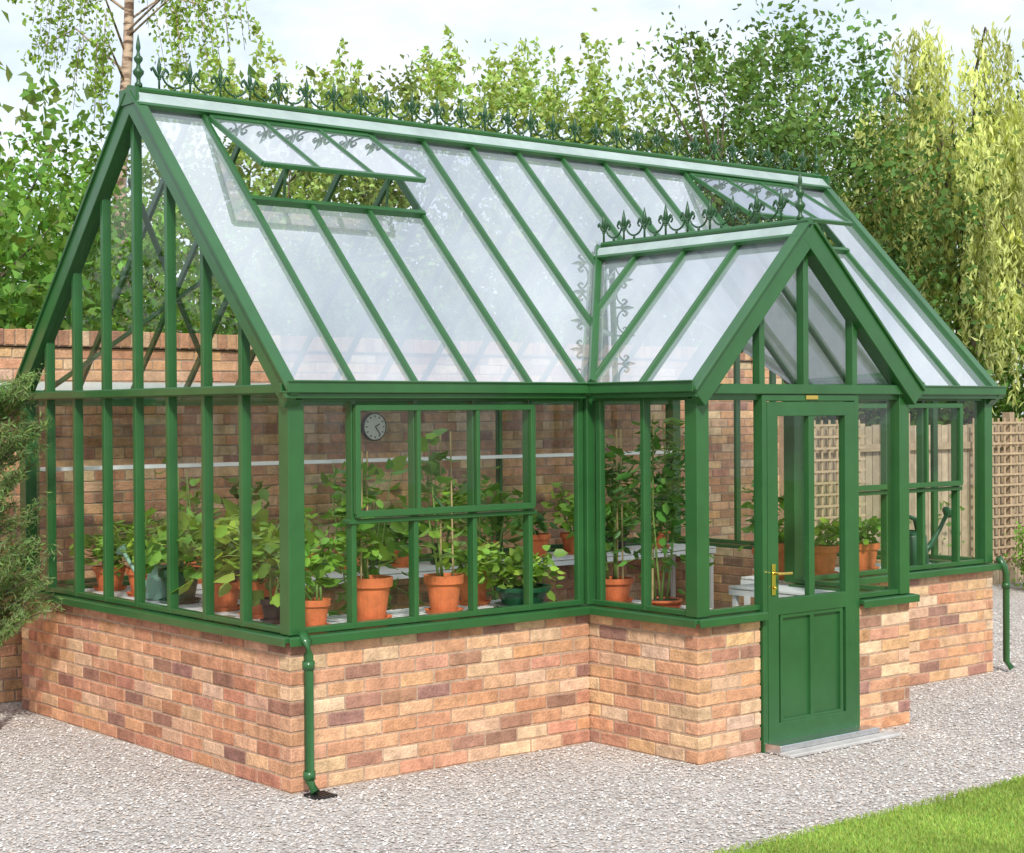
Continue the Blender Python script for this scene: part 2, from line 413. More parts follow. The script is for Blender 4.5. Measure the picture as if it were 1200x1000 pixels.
for a,b in zip(xs_[:-1],xs_[1:]):
    G.poly([(a,-PD+GY,ZE+.01),(b,-PD+GY,ZE+.01),(b,-PD+GY,pz(b)-.05),(a,-PD+GY,pz(a)-.05)])
G.obj('wall_glass',M_glass,gh)
F.obj('frame',M_green,gh,bevel=.003)
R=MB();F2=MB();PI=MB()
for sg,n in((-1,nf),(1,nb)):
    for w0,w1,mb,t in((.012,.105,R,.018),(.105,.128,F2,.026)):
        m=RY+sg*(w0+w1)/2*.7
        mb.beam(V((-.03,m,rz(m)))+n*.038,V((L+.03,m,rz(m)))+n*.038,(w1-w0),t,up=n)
F2.tube([(-.035,RY,ZR+.045),(L+.035,RY,ZR+.045)],.022,n=8)
F2.beam((-.04,RY,ZR+.0),(-.02,RY,ZR+.0),.20,.09);F2.beam((L+.02,RY,ZR+.0),(L+.04,RY,ZR+.0),.20,.09)
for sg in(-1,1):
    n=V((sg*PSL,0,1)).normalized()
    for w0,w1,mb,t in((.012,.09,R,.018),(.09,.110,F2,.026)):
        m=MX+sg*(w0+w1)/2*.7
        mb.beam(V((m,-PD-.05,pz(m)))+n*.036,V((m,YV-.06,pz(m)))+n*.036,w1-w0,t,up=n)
F2.tube([(MX,-PD-.055,PZ+.043),(MX,YV-.05,PZ+.043)],.021,n=8)
R.obj('ridge_flashing',M_ridgesheen,gh)
K=MB()
def crest(o,u,n,step=.2,s=1.0):
    o=V(o);u=V(u)
    P=lambda a,z:o+u*a+V((0,0,z*s))
    for i in range(n+1):
        a=i*step
        if i<n:
            c0=a+step/2;r=step*.40
            pts=[P(c0+r*math.cos(math.pi+math.pi*k/14),.10+r*math.sin(math.pi+math.pi*k/14)) for k in range(15)]
            cl=[P(c0-r+.020-.020*math.cos(t),.10+.020*math.sin(t)) for t in np.linspace(math.pi*1.4,0.0,8)]
            cr=[P(c0+r-.020+.020*math.cos(t),.10+.020*math.sin(t)) for t in np.linspace(0.0,math.pi*1.4,8)]
            K.tube(cl+pts[1:-1]+cr,.0064,n=5)
            K.tube([P(c0,.0),P(c0,.028)],.008,n=5)
        K.tube([P(a,0),P(a,.1)],.007,n=5)
        K.lathe([(.002,.085*s),(.010,.10*s),(.016,.125*s),(.012,.15*s),(.0015,.20*s)],P(a,0),n=6)
        for sg in(-1,1):
            K.tube([P(a,.07),P(a+sg*.016,.085),P(a+sg*.03,.11),P(a+sg*.042,.128),P(a+sg*.052,.12),P(a+sg*.048,.105)],[.007,.009,.010,.009,.007,.004],n=5)
        K.lathe([(.004,-.01),(.014,0),(.004,.01)],P(a,.065),n=6)
nst=28;crest((.16,RY,ZR+.06),(1,0,0),nst,(L-.32)/nst,.95)
crest((MX,-PD+.16,PZ+.058),(0,1,0),8,(YV+PD-.22)/8,.95)
def finial(p,s=1):
    K.lathe([(r*s,z*s) for r,z in[(.022,0),(.022,.02),(.012,.03),(.012,.05),(.03,.075),(.032,.09),(.014,.11),(.010,.13),(.024,.15),(.026,.165),(.012,.18),(.008,.2),(.014,.22),(.012,.24),(.001,.30)]],p,n=12)
finial((.03,RY,ZR+.06),1.0);finial((L-.0,RY,ZR+.06),.8);finial((MX,-PD+.02,PZ+.055),.95)
K.obj('ridge_cresting',principled('dark_green_cast_metal',(.018,.070,.024),rough=.4),gh,smooth=True)
def pipe(pts,r=.024):
    PI.tube(pts,r,n=14)
pipe([(.055,-.03,ZS+.02),(.055,-.075,ZS-.02),(.055,-.08,ZS-.08),(.055,-.08,.07),(.065,-.12,.02)])
PI.lathe([(.031,0),(.031,.04)],(.055,-.08,.62),n=14);PI.lathe([(.031,0),(.031,.04)],(.055,-.08,.08),n=14)
pipe([(L+.02,-.03,ZS+.05),(L+.055,-.06,ZS-.02),(L+.055,-.07,ZS-.08),(L+.055,-.07,.08),(L+.065,-.11,.03)])
PI.lathe([(.031,0),(.031,.04)],(L+.055,-.07,.6),n=14)
PI.obj('downpipes',M_green,gh,smooth=True)
F2.obj('ridge_trim',M_green,gh)
dg=MB()
dg.box(.02,.14,-.20,-.188,.003,.014);dg.box(.02,.14,-.092,-.08,.003,.014)
for i in range(6): dg.box(.02+i*.021,.033+i*.021,-.187,-.093,.002,.012)
dg.obj('drain_gully',M_black,gh)
# ------------------------------------------------------------------ door
Dm=MB();y=-PD+.02
for x in(2.503,3.287): Dm.beam((x,y,.0),(x,y,1.955),.036,.07,up=(0,1,0))
Dm.beam((2.485,y,1.942),(3.305,y,1.942),.07,.035)
y=-PD+.008
for x in(2.566,3.224): Dm.beam((x,y,.03),(x,y,1.92),.085,.05,up=(0,1,0))
Dm.beam((2.6,y,1.88),(3.19,y,1.88),.048,.08);Dm.beam((2.6,y,.79),(3.19,y,.79),.048,.09);Dm.beam((2.6,y,.09),(3.19,y,.09),.048,.12)
Dm.beam((2.895,y,.83),(2.895,y,1.85),.045,.04,up=(0,1,0))
Dm.beam((2.6,y+.008,.44),(3.19,y+.008,.44),.018,.62)
for x in(2.64,2.895,3.15): Dm.beam((x,y-.004,.14),(x,y-.004,.75),.022 if x!=2.895 else .03,.03,up=(0,1,0))
for z in(.155,.735): Dm.beam((2.64,y-.004,z),(3.15,y-.004,z),.028,.022)
Dm.obj('door',M_greendoor,gh,bevel=.003)
dgl=MB();dgl.poly([(2.6,y+.01,.83),(3.19,y+.011,.83),(3.19,y+.01,1.85),(2.6,y+.01,1.85)]);dgl.obj('door_glass',M_glass,gh)
h=MB();h.beam((2.56,y-.03,.86),(2.56,y-.03,1.03),.03,.008,up=(0,1,0));h.tube([(2.56,y-.03,.98),(2.56,y-.07,.98),(2.58,y-.075,.98),(2.66,y-.075,.978)],.009,n=8)
h.lathe([(.009,0),(.009,.01)],(2.56,y-.04,.9),n=10,axis=(0,-1,0));h.beam((2.84,-PD-.02,1.945),(2.94,-PD-.02,1.945),.008,.024)
h.obj('door_handle',M_brass,gh,bevel=.002)
st=MB();st.beam((2.49,-PD-.05,.03),(3.34,-PD-.05,.03),.16,.05);st.obj('threshold',M_alu,gh,bevel=.004)
st=MB();st.box(2.47,3.42,-PD-.22,-PD-.132,.002,.024);st.obj('doorstep',M_stone,gh,bevel=.006)
fl=MB();fl.box(.1,L-.1,.1,W-.1,-.01,.012);fl.box(A+.1,B-.1,-PD+.1,.1,-.01,.010);fl.obj('floor_paving',M_stone,gh)
wr=MB();wr.beam((.1,W-.12,1.53),(L-.1,W-.12,1.53),.14,.022);wr.beam((-.1,W+.13,2.06),(L+.1,W+.13,2.06),.1,.06)
wr.obj('shelf_and_back_gutter',M_white,gh)
def staging(x0,x1,y0,y1,z=.755,along='x'):
    s=MB()
    if along=='x':
        y=y0
        while y<y1: s.beam((x0,y+.02,z),(x1,y+.02,z),.042,.012);y+=.062
    else:
        x=x0
        while x<x1: s.beam((x+.02,y0,z),(x+.02,y1,z),.042,.012);x+=.062
    for x in(x0+.03,x1-.03):
        for yy_ in(y0+.03,y1-.03): s.beam((x,yy_,.01),(x,yy_,z-.02),.03,.03,up=(0,1,0))
    for yy_ in(y0+.015,y1-.015): s.beam((x0,yy_,z-.03),(x1,yy_,z-.03),.03,.035)
    for xx_ in(x0+.015,x1-.015): s.beam((xx_,y0,z-.032),(xx_,y1,z-.032),.03,.035)
    s.obj('plant_staging',M_white)
staging(.14,1.9,.12,.70,along='y');staging(.14,.72,.78,3.0,along='y');staging(.8,5.7,2.55,3.05)
staging(3.95,5.72,.12,.66);staging(2.12,2.44,-.70,.35,along='y');staging(3.45,3.72,-.7,.3,along='y')
# ------------------------------------------------------------------ plants
def pot(mb,r,h):
    mb.lathe([(r*.68,0),(r*.93,h*.78),(r*1.05,h*.78),(r*1.08,h),(r*.97,h),(r*.93,h*.86)],(0,0,0),n=24,cap=False)
    mb.lathe([(r*.68,0.001),(r*.6,.001)],(0,0,0),n=24)
    mb.lathe([(r*.9,-.001),(r*1.05,.02),(r*1.0,.02),(r*.85,.003)],(0,0,0),n=24,cap=False)
def potted(name,loc,r,h,height,spread,nl,ls,col,stems=3,mat=None,cane=False,asp=.75):
    e=empty(name,loc)
    p=MB();pot(p,r,h);p.obj('pot',mat or M_terra,e,smooth=False)
    s=MB();s.lathe([(r*.93,h*.86),(r*.5,h*.9),(.001,h*.9)],(0,0,0),n=16,cap=False);s.obj('soil',M_soil,e)
    C=[];D=[];SZ=[];st=MB();CL=[]
    for i in range(stems):
        a=rnd.uniform(0,6.28);rr=r*.5*rnd.random()
        top=V((math.cos(a)*spread*.45*rnd.uniform(.3,1),math.sin(a)*spread*.45*rnd.uniform(.3,1),h+height*rnd.uniform(.7,1)))
        b=V((math.cos(a)*rr,math.sin(a)*rr,h*.85));md=b.lerp(top,.5)+V((rnd.uniform(-.04,.04),rnd.uniform(-.04,.04),0))
        st.tube([b,b.lerp(md,.5),md,md.lerp(top,.5),top],[.008,.007,.006,.005,.003],n=5)
        m=nl//stems
        for j in range(m):
            t=.15+.85*rnd.random()**(.75)
            q=b.lerp(md,t*2) if t<.5 else md.lerp(top,t*2-1)
            an=rnd.uniform(0,6.28);el=rnd.uniform(-.5,.6)
            d=V((math.cos(an)*math.cos(el),math.sin(an)*math.cos(el),math.sin(el)))
            w=spread*rnd.uniform(.15,.6)*(1-.35*t)
            c_=q+d*w
            if rnd.random()<.3: st.tube([q,q.lerp(c_,.6)+V((0,0,.01)),c_],[.003,.0025,.002],n=4)
            dd=d+V((rnd.uniform(-.5,.5),rnd.uniform(-.5,.5),rnd.uniform(-.8,.2)))
            C.append(c_);D.append(dd);SZ.append(ls*rnd.uniform(.5,1.3));k=rnd.uniform(.6,1.3)
            CL.append((col[0]*k*rnd.uniform(.85,1.25),col[1]*k,col[2]*k*rnd.uniform(.7,1.2)))
    if cane:
        for i in range(2):
            cn=MB();a=rnd.uniform(0,6.28);cn.tube([(math.cos(a)*r*.5,math.sin(a)*r*.5,h*.8),(math.cos(a)*r*.4,math.sin(a)*r*.4,h+height*1.02)],.005,n=6);cn.obj('cane',M_cane,e)
    st.obj('stems',M_stem,e,smooth=True)
    leaves('foliage',np.array([tuple(c) for c in C]),np.array([tuple(c) for c in D]),np.array(SZ),asp,np.array(CL),M_pleaf,e,T=T7,flat=.5)
    return e
G1=(.18,.37,.055);G2=(.28,.48,.08);G3=(.085,.23,.045)
z=.763
potted('potted_pepper_plant',(.75,.38,z),.11,.23,.66,.36,72,.12,G1,2,cane=True)
potted('potted_pepper_plant',(1.24,.38,z),.105,.21,.78,.34,56,.12,G1,2,cane=True)
potted('potted_geranium',(1.62,.60,z),.10,.20,.15,.30,170,.065,G2,6)
potted('potted_lettuce',(1.74,.30,z),.155,.12,.17,.36,260,.075,G2,8,mat=M_dkgreen)
potted('potted_tomato_plant',(.33,.28,z),.075,.15,.36,.28,80,.09,G1,3)
potted('potted_cucumber_plant',(.38,.92,z),.11,.20,.40,.5,100,.14,G2,4)
potted('potted_cucumber_plant',(.30,.62,z),.08,.13,.30,.34,60,.12,G1,3,mat=M_black)
potted('potted_cucumber_plant',(.40,1.35,z),.11,.16,.34,.55,100,.15,G1,4)
potted('potted_cucumber_plant',(.40,1.85,z),.12,.2,.26,.5,100,.12,G1,4,mat=M_dkgreen)
potted('potted_fern',(.42,2.35,z),.1,.17,.34,.45,150,.12,G2,5,asp=.3)
potted('potted_herb',(.42,2.8,z),.1,.15,.22,.4,120,.08,G1,5)
potted('potted_tomato_plant',(2.28,-.28,z),.11,.05,1.02,.44,330,.085,G3,4,cane=True,asp=.5)
potted('potted_tomato_plant',(2.30,.12,z),.10,.14,.85,.36,200,.085,(.12,.27,.055),4,cane=True,asp=.5)
hs=[.62,.5,.3,.75,.2,.45,.5,.16,.35,.22,.42]
for i,x in enumerate(np.arange(1.0,5.6,.42)):
    potted('potted_tomato_plant',(float(x)+rnd.uniform(-.05,.05),2.8+rnd.uniform(-.06,.04),z),rnd.uniform(.075,.12),rnd.uniform(.13,.21),hs[i%11],rnd.uniform(.3,.45),rnd.choice([60,80,110]),rnd.choice([.08,.1,.12]),[G1,G3,G2][i%3],rnd.choice([2,3,5]),mat=[None,M_black,None,None][i%4],asp=rnd.choice([.5,.75]))
potted('potted_pepper_plant',(4.05,.35,z),.12,.24,.10,.26,36,.09,G1,3)
potted('potted_geranium',(4.43,.35,z),.10,.2,.16,.24,110,.065,G2,5)
potted('potted_herb',(4.90,.38,z),.10,.19,.18,.26,110,.07,G1,5)
potted('potted_pepper_plant',(4.16,.62,z),.09,.18,.48,.32,80,.10,G1,3)
potted('potted_fig_tree',(1.55,1.65,.01),.16,.3,1.25,.6,160,.13,(.15,.31,.055),5)
potted('potted_fig_tree',(3.0,2.1,.01),.16,.3,1.3,.5,130,.12,(.12,.27,.05),5)
ck=empty('wall_clock',(2.93,WY-.035,1.77))
m=MB();m.lathe([(.108,0),(.108,.03),(.098,.034),(.098,.026)],(0,.02,0),n=32,axis=(0,-1,0));m.obj('rim',M_black,ck)
m=MB();m.lathe([(.0982,0),(.0982,.012)],(0,0,0),n=32,axis=(0,-1,0));m.obj('face',principled('clock_face',(.88,.88,.88),rough=.4),ck)
m=MB();m.beam((0,-.016,0),(.040,-.016,.022),.009,.004,up=(0,1,0));m.beam((0,-.019,0),(.045,-.019,-.06),.007,.004,up=(0,1,0))
for k in range(12):
    a=k*math.pi/6;m.beam((math.sin(a)*.072,-.0145,math.cos(a)*.072),(math.sin(a)*.086,-.0145,math.cos(a)*.086),.008,.003,up=(0,1,0))
m.obj('hands_and_marks',M_black,ck)
def can(loc,rot,mat,s=1):
    e=empty('watering_can',loc);e.rotation_euler=(0,0,rot);e.scale=(s,s,s)
    m=MB();m.lathe([(.10,0),(.105,.01),(.09,.17),(.085,.18),(.05,.2),(.05,.19)],(0,0,0),n=24)
    m.tube([(.09,0,.06),(.16,0,.11),(.24,0,.2),(.29,0,.27)],[.022,.016,.012,.012],n=10)
    m.lathe([(.012,0),(.04,.03),(.04,.036)],(.285,0,.265),n=14,axis=(.7,0,.6))
    m.tube([(-.085,0,.06),(-.15,0,.1),(-.17,0,.17),(-.13,0,.25),(-.04,0,.285),(.04,0,.26),(.06,0,.2)],.013,n=8)
    m.obj('can_body',mat,e,smooth=True)
can((5.30,.30,z),-0.1,M_dkgreen,1.3)
can((.42,2.1,z+.0),2.0,principled('pale_green_plastic',(.25,.42,.33),rough=.4))
# ------------------------------------------------------------------ ground
def gravelmat():
    m,nt,out=newmat('gravel');p=N(nt,'ShaderNodeBsdfDiffuse');nt.links.new(p.outputs[0],out.inputs[0])
    tc=N(nt,'ShaderNodeTexCoord')
    v=N(nt,'ShaderNodeTexVoronoi');setin(v,Scale=72.0);nt.links.new(tc.outputs['Object'],v.inputs['Vector'])
    sep=N(nt,'ShaderNodeSeparateColor');nt.links.new(v.outputs['Color'],sep.inputs[0])
    r=N(nt,'ShaderNodeValToRGB');cr=r.color_ramp;cr.interpolation='LINEAR'
    cr.elements[0].position=0;cr.elements[0].color=(.37,.32,.29,1);cr.elements[1].position=1;cr.elements[1].color=(.76,.74,.71,1)
    for pos,c_ in((.2,(.52,.47,.43,1)),(.45,(.62,.58,.54,1)),(.6,(.62,.54,.48,1)),(.8,(.68,.65,.63,1))):
        e=cr.elements.new(pos);e.color=c_
    nt.links.new(sep.outputs[0],r.inputs[0])
    d=N(nt,'ShaderNodeMapRange');d.inputs[1].default_value=.25;d.inputs[2].default_value=.75;d.inputs[3].default_value=1;d.inputs[4].default_value=.6
    nt.links.new(v.outputs['Distance'],d.inputs[0])
    n=N(nt,'ShaderNodeTexNoise');setin(n,Scale=.8,Detail=3.0);nt.links.new(tc.outputs['Object'],n.inputs['Vector'])
    mr=N(nt,'ShaderNodeMapRange');mr.inputs[1].default_value=.3;mr.inputs[2].default_value=.7;mr.inputs[3].default_value=.88;mr.inputs[4].default_value=1.1
    nt.links.new(n.outputs[0],mr.inputs[0])
    mu=N(nt,'ShaderNodeMath',operation='MULTIPLY');nt.links.new(d.outputs[0],mu.inputs[0]);nt.links.new(mr.outputs[0],mu.inputs[1])
    s=N(nt,'ShaderNodeVectorMath',operation='SCALE');nt.links.new(r.outputs[0],s.inputs[0]);nt.links.new(mu.outputs[0],s.inputs['Scale'])
    nt.links.new(s.outputs[0],p.inputs[0])
    b=N(nt,'ShaderNodeBump',invert=True);setin(b,Strength=.7,Distance=.010);nt.links.new(v.outputs['Distance'],b.inputs['Height']);nt.links.new(b.outputs[0],p.inputs['Normal'])
    return m
g=MB();g.poly([(-150,-150,0),(150,-150,0),(150,150,0),(-150,150,0)]);g.obj('gravel_ground',gravelmat())
def pebbles(n):
    X=rng.uniform(-3.2,9,n);Y=rng.uniform(-2.35,4,n)
    k=(((Y<-.02)|(X<-.02))&~((X>A-.02)&(X<B+.02)&(Y>-PD-.01)))|((X>L+.02)&(Y<3.4))
    k&=(Y>-2.19-rng.uniform(0,.04,n))&~((Y>3.4))
    X=X[k];Y=Y[k];n=len(X)
    oc=np.array([(1,0,0),(0,1,0),(-1,0,0),(0,-1,0),(0,0,1)],float)
    fs=np.array([(0,1,4),(1,2,4),(2,3,4),(3,0,4)])
    r=rng.uniform(.004,.0095,n)
    P=oc[None]*rng.uniform(.7,1.3,(n,5,1))*r[:,None,None]*np.array([1.1,1.1,.7])
    a=rng.uniform(0,6.28,n);ca,sa=np.cos(a)[:,None],np.sin(a)[:,None]
    x=P[...,0]*ca-P[...,1]*sa;y=P[...,0]*sa+P[...,1]*ca
    zt=P[...,2]+x*rng.uniform(-.4,.4,(n,1))
    P=np.stack([x+X[:,None],y+Y[:,None],zt+.003+rng.uniform(0,.004,(n,1))],-1).reshape(-1,3)
    idx=(np.arange(n)[:,None,None]*5+fs[None]).ravel()
    me=bpy.data.meshes.new('gravel_stones');me.vertices.add(len(P));me.vertices.foreach_set('co',P.astype(np.float32).ravel())
    me.loops.add(len(idx));me.loops.foreach_set('vertex_index',idx.astype(np.int32))
    me.polygons.add(len(idx)//3);me.polygons.foreach_set('loop_start',np.arange(0,len(idx),3,dtype=np.int32));me.update(calc_edges=True)
    pal=np.array([(.60,.56,.53),(.68,.65,.62),(.50,.44,.39),(.62,.54,.48),(.38,.34,.32),(.76,.74,.72),(.56,.48,.42)])
    c_=pal[rng.integers(0,len(pal),n)]*rng.uniform(.82,1.1,(n,1));c_=np.concatenate([np.repeat(c_,5,0),np.ones((n*5,1))],1)
    at=me.color_attributes.new('Col','FLOAT_COLOR','POINT');at.data.foreach_set('color',c_.astype(np.float32).ravel())
    me.materials.append(principled('gravel_stone',(1,1,1),rough=.85,attr=True,spec=.2));link(bpy.data.objects.new('gravel_stones',me))
pebbles(110000)
def ey(x): return -2.19+.018*math.sin(x*5.1)+.012*math.sin(x*13+1)+.006*math.sin(x*31)
lw=MB();lw.poly([(-14,-30,.012),(30,-30,.012)]+[(x,ey(x),.012) for x in np.linspace(30,-14,440)]);lawn=lw.obj('lawn',principled('lawn_turf',(.22,.34,.06),rough=.95,noise=.25,nscale=14,bump=.6,bscale=90,spec=.1))
n=80000;X=rng.uniform(.2,6.5,n);Y=rng.uniform(-3.5,-2.17,n)
C=np.stack([X,Y,.012+rng.uniform(.006,.016,n)],1);Dd=rng.normal(size=(n,3))*[.45,.45,.1]+[0,0,1]
k=rng.uniform(.7,1.25,(n,1));pch=(1+.12*np.sin(X*3+Y*4)+.08*np.sin(X*11))[:,None]
col=np.array([(.33,.45,.11)])*k*pch*rng.uniform(.85,1.15,(n,3))
leaves('grass',C,Dd,rng.uniform(.02,.040,n),.14,col,M_grass)
# ------------------------------------------------------------------ fence
fe=empty('wooden_fence');f=MB();x=WX1+.02
while x<22:
    c0=rnd.uniform(.75,1.1);f.cur=(.42*c0,.33*c0,.23*c0)
    f.box(x,x+.098,WY+.02+rnd.uniform(-.004,.004),WY+.045,.0,1.72+rnd.uniform(-.01,.01));x+=.112
f.cur=(.36,.27,.18)
for zz in(.3,1.5): f.beam((WX1,WY+.0,zz),(22,WY+.0,zz),.04,.07)
xx=WX1
while xx<22: f.beam((xx,WY-.02,0),(xx,WY-.02,1.84),.09,.09,up=(0,1,0));xx+=1.8
f.cur=(.45,.33,.21)
for x0,x1 in((7.75,8.7),(10.5,13.5)):
    xx=x0
    while xx<x1: f.beam((xx,WY-.075,.25),(xx,WY-.075,1.78),.022,.012,up=(0,1,0));xx+=.11
    zz=.3
    while zz<1.8: f.beam((x0,WY-.09,zz),(x1,WY-.09,zz),.012,.022);zz+=.11
f.obj('boards',M_wood,fe)
# ------------------------------------------------------------------ trees
def crown_pts(c,r,hz,ncl,npc,sig,shoots=0,seed=0):
    g=np.random.default_rng(seed)
    d=norm(g.normal(size=(ncl,3)));rad=g.uniform(.25,1,ncl)**.5
    ph=g.uniform(0,6.28,6)
    lob=1+.18*np.sin(3*np.arctan2(d[:,1],d[:,0])+ph[0])*np.cos(2*d[:,2]+ph[1])+.14*np.sin(5*d[:,2]+ph[2]+2*d[:,0])
    cc=d*rad[:,None]*lob[:,None]*np.array([r,r,hz])+c
    br=g.uniform(.5,1.4,ncl)*(.65+.35*rad)  # random clump tone, plus inner crown shade painted into the leaf colour
    P=[];K_=[]
    m=g.poisson(npc,ncl)
    for i in range(ncl):
        sc=sig*g.uniform(.6,1.3)
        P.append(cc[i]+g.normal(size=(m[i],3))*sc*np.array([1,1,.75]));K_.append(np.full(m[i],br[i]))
    for i in range(shoots):
        a=g.uniform(0,6.28);rr=g.uniform(0,.9)
        b=c+np.array([math.cos(a)*r*rr,math.sin(a)*r*rr,hz*math.sqrt(max(0,1-rr*rr))*.85])
        hgt=g.uniform(.3,.9);q=90
        t=g.random(q)**1.3
        P.append(b+np.stack([t*hgt*g.normal()*.2+g.normal(size=q)*.08*(1.3-t),t*hgt*g.normal()*.2+g.normal(size=q)*.08*(1.3-t),t*hgt],1));K_.append(np.full(q,1.25))
    return np.concatenate(P),np.concatenate(K_),cc
def tree(name,x,y,h,r,zb,col,ncl=70,npc=130,ls=.09,sig=None,shoots=0,tr=.07,seed=1,bark=None,asp=.55):
    e=empty(name,(x,y,0));rn=random.Random(seed)
    c=np.array([0,0,(h+zb)/2]);hz=(h-zb)/2
    P,K_,cc=crown_pts(c,r,hz,ncl,npc,sig or r*.17,shoots,seed)
    g=np.random.default_rng(seed+99);n=len(P)
    P[:,2]=np.maximum(P[:,2],.05)
    D=g.normal(size=(n,3))+[0,0,-.25]
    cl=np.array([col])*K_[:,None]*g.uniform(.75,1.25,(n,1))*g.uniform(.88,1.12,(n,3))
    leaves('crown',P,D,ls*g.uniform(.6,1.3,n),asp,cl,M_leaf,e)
    t=MB();pts=[];kx,ky=rn.uniform(-.2,.2),rn.uniform(-.2,.2)
    for i in range(8):
        s=i/7;pts.append(V((kx*math.sin(s*3),ky*math.sin(s*2.3),s*h*.85)))
    t.tube(pts,[tr*(1-.9*i/7) for i in range(8)],n=8)
    for i in rn.sample(range(len(cc)),min(len(cc),22)):
        q=V(cc[i]);zz=max(.25*h,q.z-rn.uniform(.4,1.0)*r*.6);zz=min(zz,h*.75)
        b=V((kx*math.sin(zz/h/.85*3),ky*math.sin(zz/h/.85*2.3),zz))
        t.tube([b,b.lerp(q,.5)+V((0,0,-.06)),q],[tr*.3,tr*.18,tr*.05],n=5)
    t.obj('trunk_and_limbs',bark or M_bark,e,smooth=True)
LG=(.35,.46,.15);MG=(.16,.27,.065);DG=(.07,.14,.045);YG=(.62,.68,.27)
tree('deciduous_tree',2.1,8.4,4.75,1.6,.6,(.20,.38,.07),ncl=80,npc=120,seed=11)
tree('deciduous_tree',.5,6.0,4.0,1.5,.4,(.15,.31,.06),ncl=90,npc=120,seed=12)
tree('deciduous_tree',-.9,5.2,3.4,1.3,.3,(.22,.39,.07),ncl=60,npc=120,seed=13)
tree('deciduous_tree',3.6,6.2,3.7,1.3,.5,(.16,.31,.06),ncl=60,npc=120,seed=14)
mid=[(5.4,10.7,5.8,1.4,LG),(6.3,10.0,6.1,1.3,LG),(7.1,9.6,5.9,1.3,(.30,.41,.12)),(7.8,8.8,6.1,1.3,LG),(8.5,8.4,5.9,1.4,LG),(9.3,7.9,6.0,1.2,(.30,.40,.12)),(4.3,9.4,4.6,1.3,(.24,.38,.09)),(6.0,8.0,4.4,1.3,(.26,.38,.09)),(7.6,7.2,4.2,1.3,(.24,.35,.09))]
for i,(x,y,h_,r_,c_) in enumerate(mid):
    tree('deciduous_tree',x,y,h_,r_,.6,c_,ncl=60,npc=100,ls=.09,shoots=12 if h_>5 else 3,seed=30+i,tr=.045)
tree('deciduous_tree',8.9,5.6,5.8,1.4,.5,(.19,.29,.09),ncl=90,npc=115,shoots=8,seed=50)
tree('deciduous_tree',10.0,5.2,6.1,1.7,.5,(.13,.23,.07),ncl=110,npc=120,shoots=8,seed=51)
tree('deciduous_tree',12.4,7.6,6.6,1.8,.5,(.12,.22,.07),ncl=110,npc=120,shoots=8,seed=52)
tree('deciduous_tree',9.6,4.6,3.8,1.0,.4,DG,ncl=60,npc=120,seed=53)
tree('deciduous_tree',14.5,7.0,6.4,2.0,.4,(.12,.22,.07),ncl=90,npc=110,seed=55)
def mass(name,x0,x1,y0,y1,h,col,n,seed,ls=.09,s=.28):
    g=np.random.default_rng(seed);ncl=int(n/100)
    cx=g.uniform(x0,x1,ncl);cy=g.uniform(y0,y1,ncl);cz=g.uniform(.25,1,ncl)*(h*(1+.12*np.sin(cx*1.7)+.08*np.sin(cx*4.1)))
    P=np.concatenate([np.array([cx[i],cy[i],cz[i]])+g.normal(size=(100,3))*s for i in range(ncl)]);P[:,2]=np.abs(P[:,2])
    K_=np.repeat(g.uniform(.55,1.3,ncl),100);m=len(P)
    leaves(name,P,g.normal(size=(m,3)),ls*g.uniform(.6,1.3,m),.6,np.array([col])*K_[:,None]*g.uniform(.8,1.2,(m,3)),M_leaf)
mass('hedge',-5,15,4.2,5.2,2.7,(.14,.26,.06),26000,70,ls=.11)
mass('distant_trees',2,26,12,15,5.0,(.15,.24,.07),20000,71,ls=.2,s=.4)
def birch(x,y):
    e=empty('birch_tree',(x,y,0));t=MB();g=np.random.default_rng(5);rn=random.Random(5)
    pts=[V((.05*math.sin(i*.9),.04*math.cos(i),i*.7)) for i in range(14)]
    t.tube(pts,[.095*(1-.75*i/13) for i in range(14)],n=10)
    P=[]
    for i in range(30):
        z0=rn.uniform(5.1,8.8);a=rn.uniform(0,6.28);ln=rn.uniform(.6,1.5)
        b=V((0,0,z0));m_=b+V((math.cos(a)*ln*.6,math.sin(a)*ln*.6,ln*.45));q=b+V((math.cos(a)*ln,math.sin(a)*ln,ln*.35))
        t.tube([b,m_,q],[.014,.009,.004],n=5)
        for k in range(6):
            s=V(b).lerp(q,.3+rn.random()*.8)+V((0,0,.1));hl=rn.uniform(.3,1.0);nn=34
            tt=g.random(nn)
            P.append(np.array(s)+np.stack([g.normal(size=nn)*.05+tt*.1*math.cos(a),g.normal(size=nn)*.05+tt*.1*math.sin(a),-tt*hl],1))
            t.tube([s,s+V((.05*math.cos(a),.05*math.sin(a),-hl*.5)),s+V((.1*math.cos(a),.1*math.sin(a),-hl))],.003,n=3)
    P=np.concatenate(P);n=len(P)
    leaves('foliage',P,g.normal(size=(n,3))+[0,0,-1.0],.06*g.uniform(.7,1.3,n),.6,np.array([(.26,.40,.08)])*g.uniform(.6,1.4,(n,1)),M_leaf,e)
    t.obj('trunk_and_limbs',M_birch,e,smooth=True)
birch(3.45,8.55)
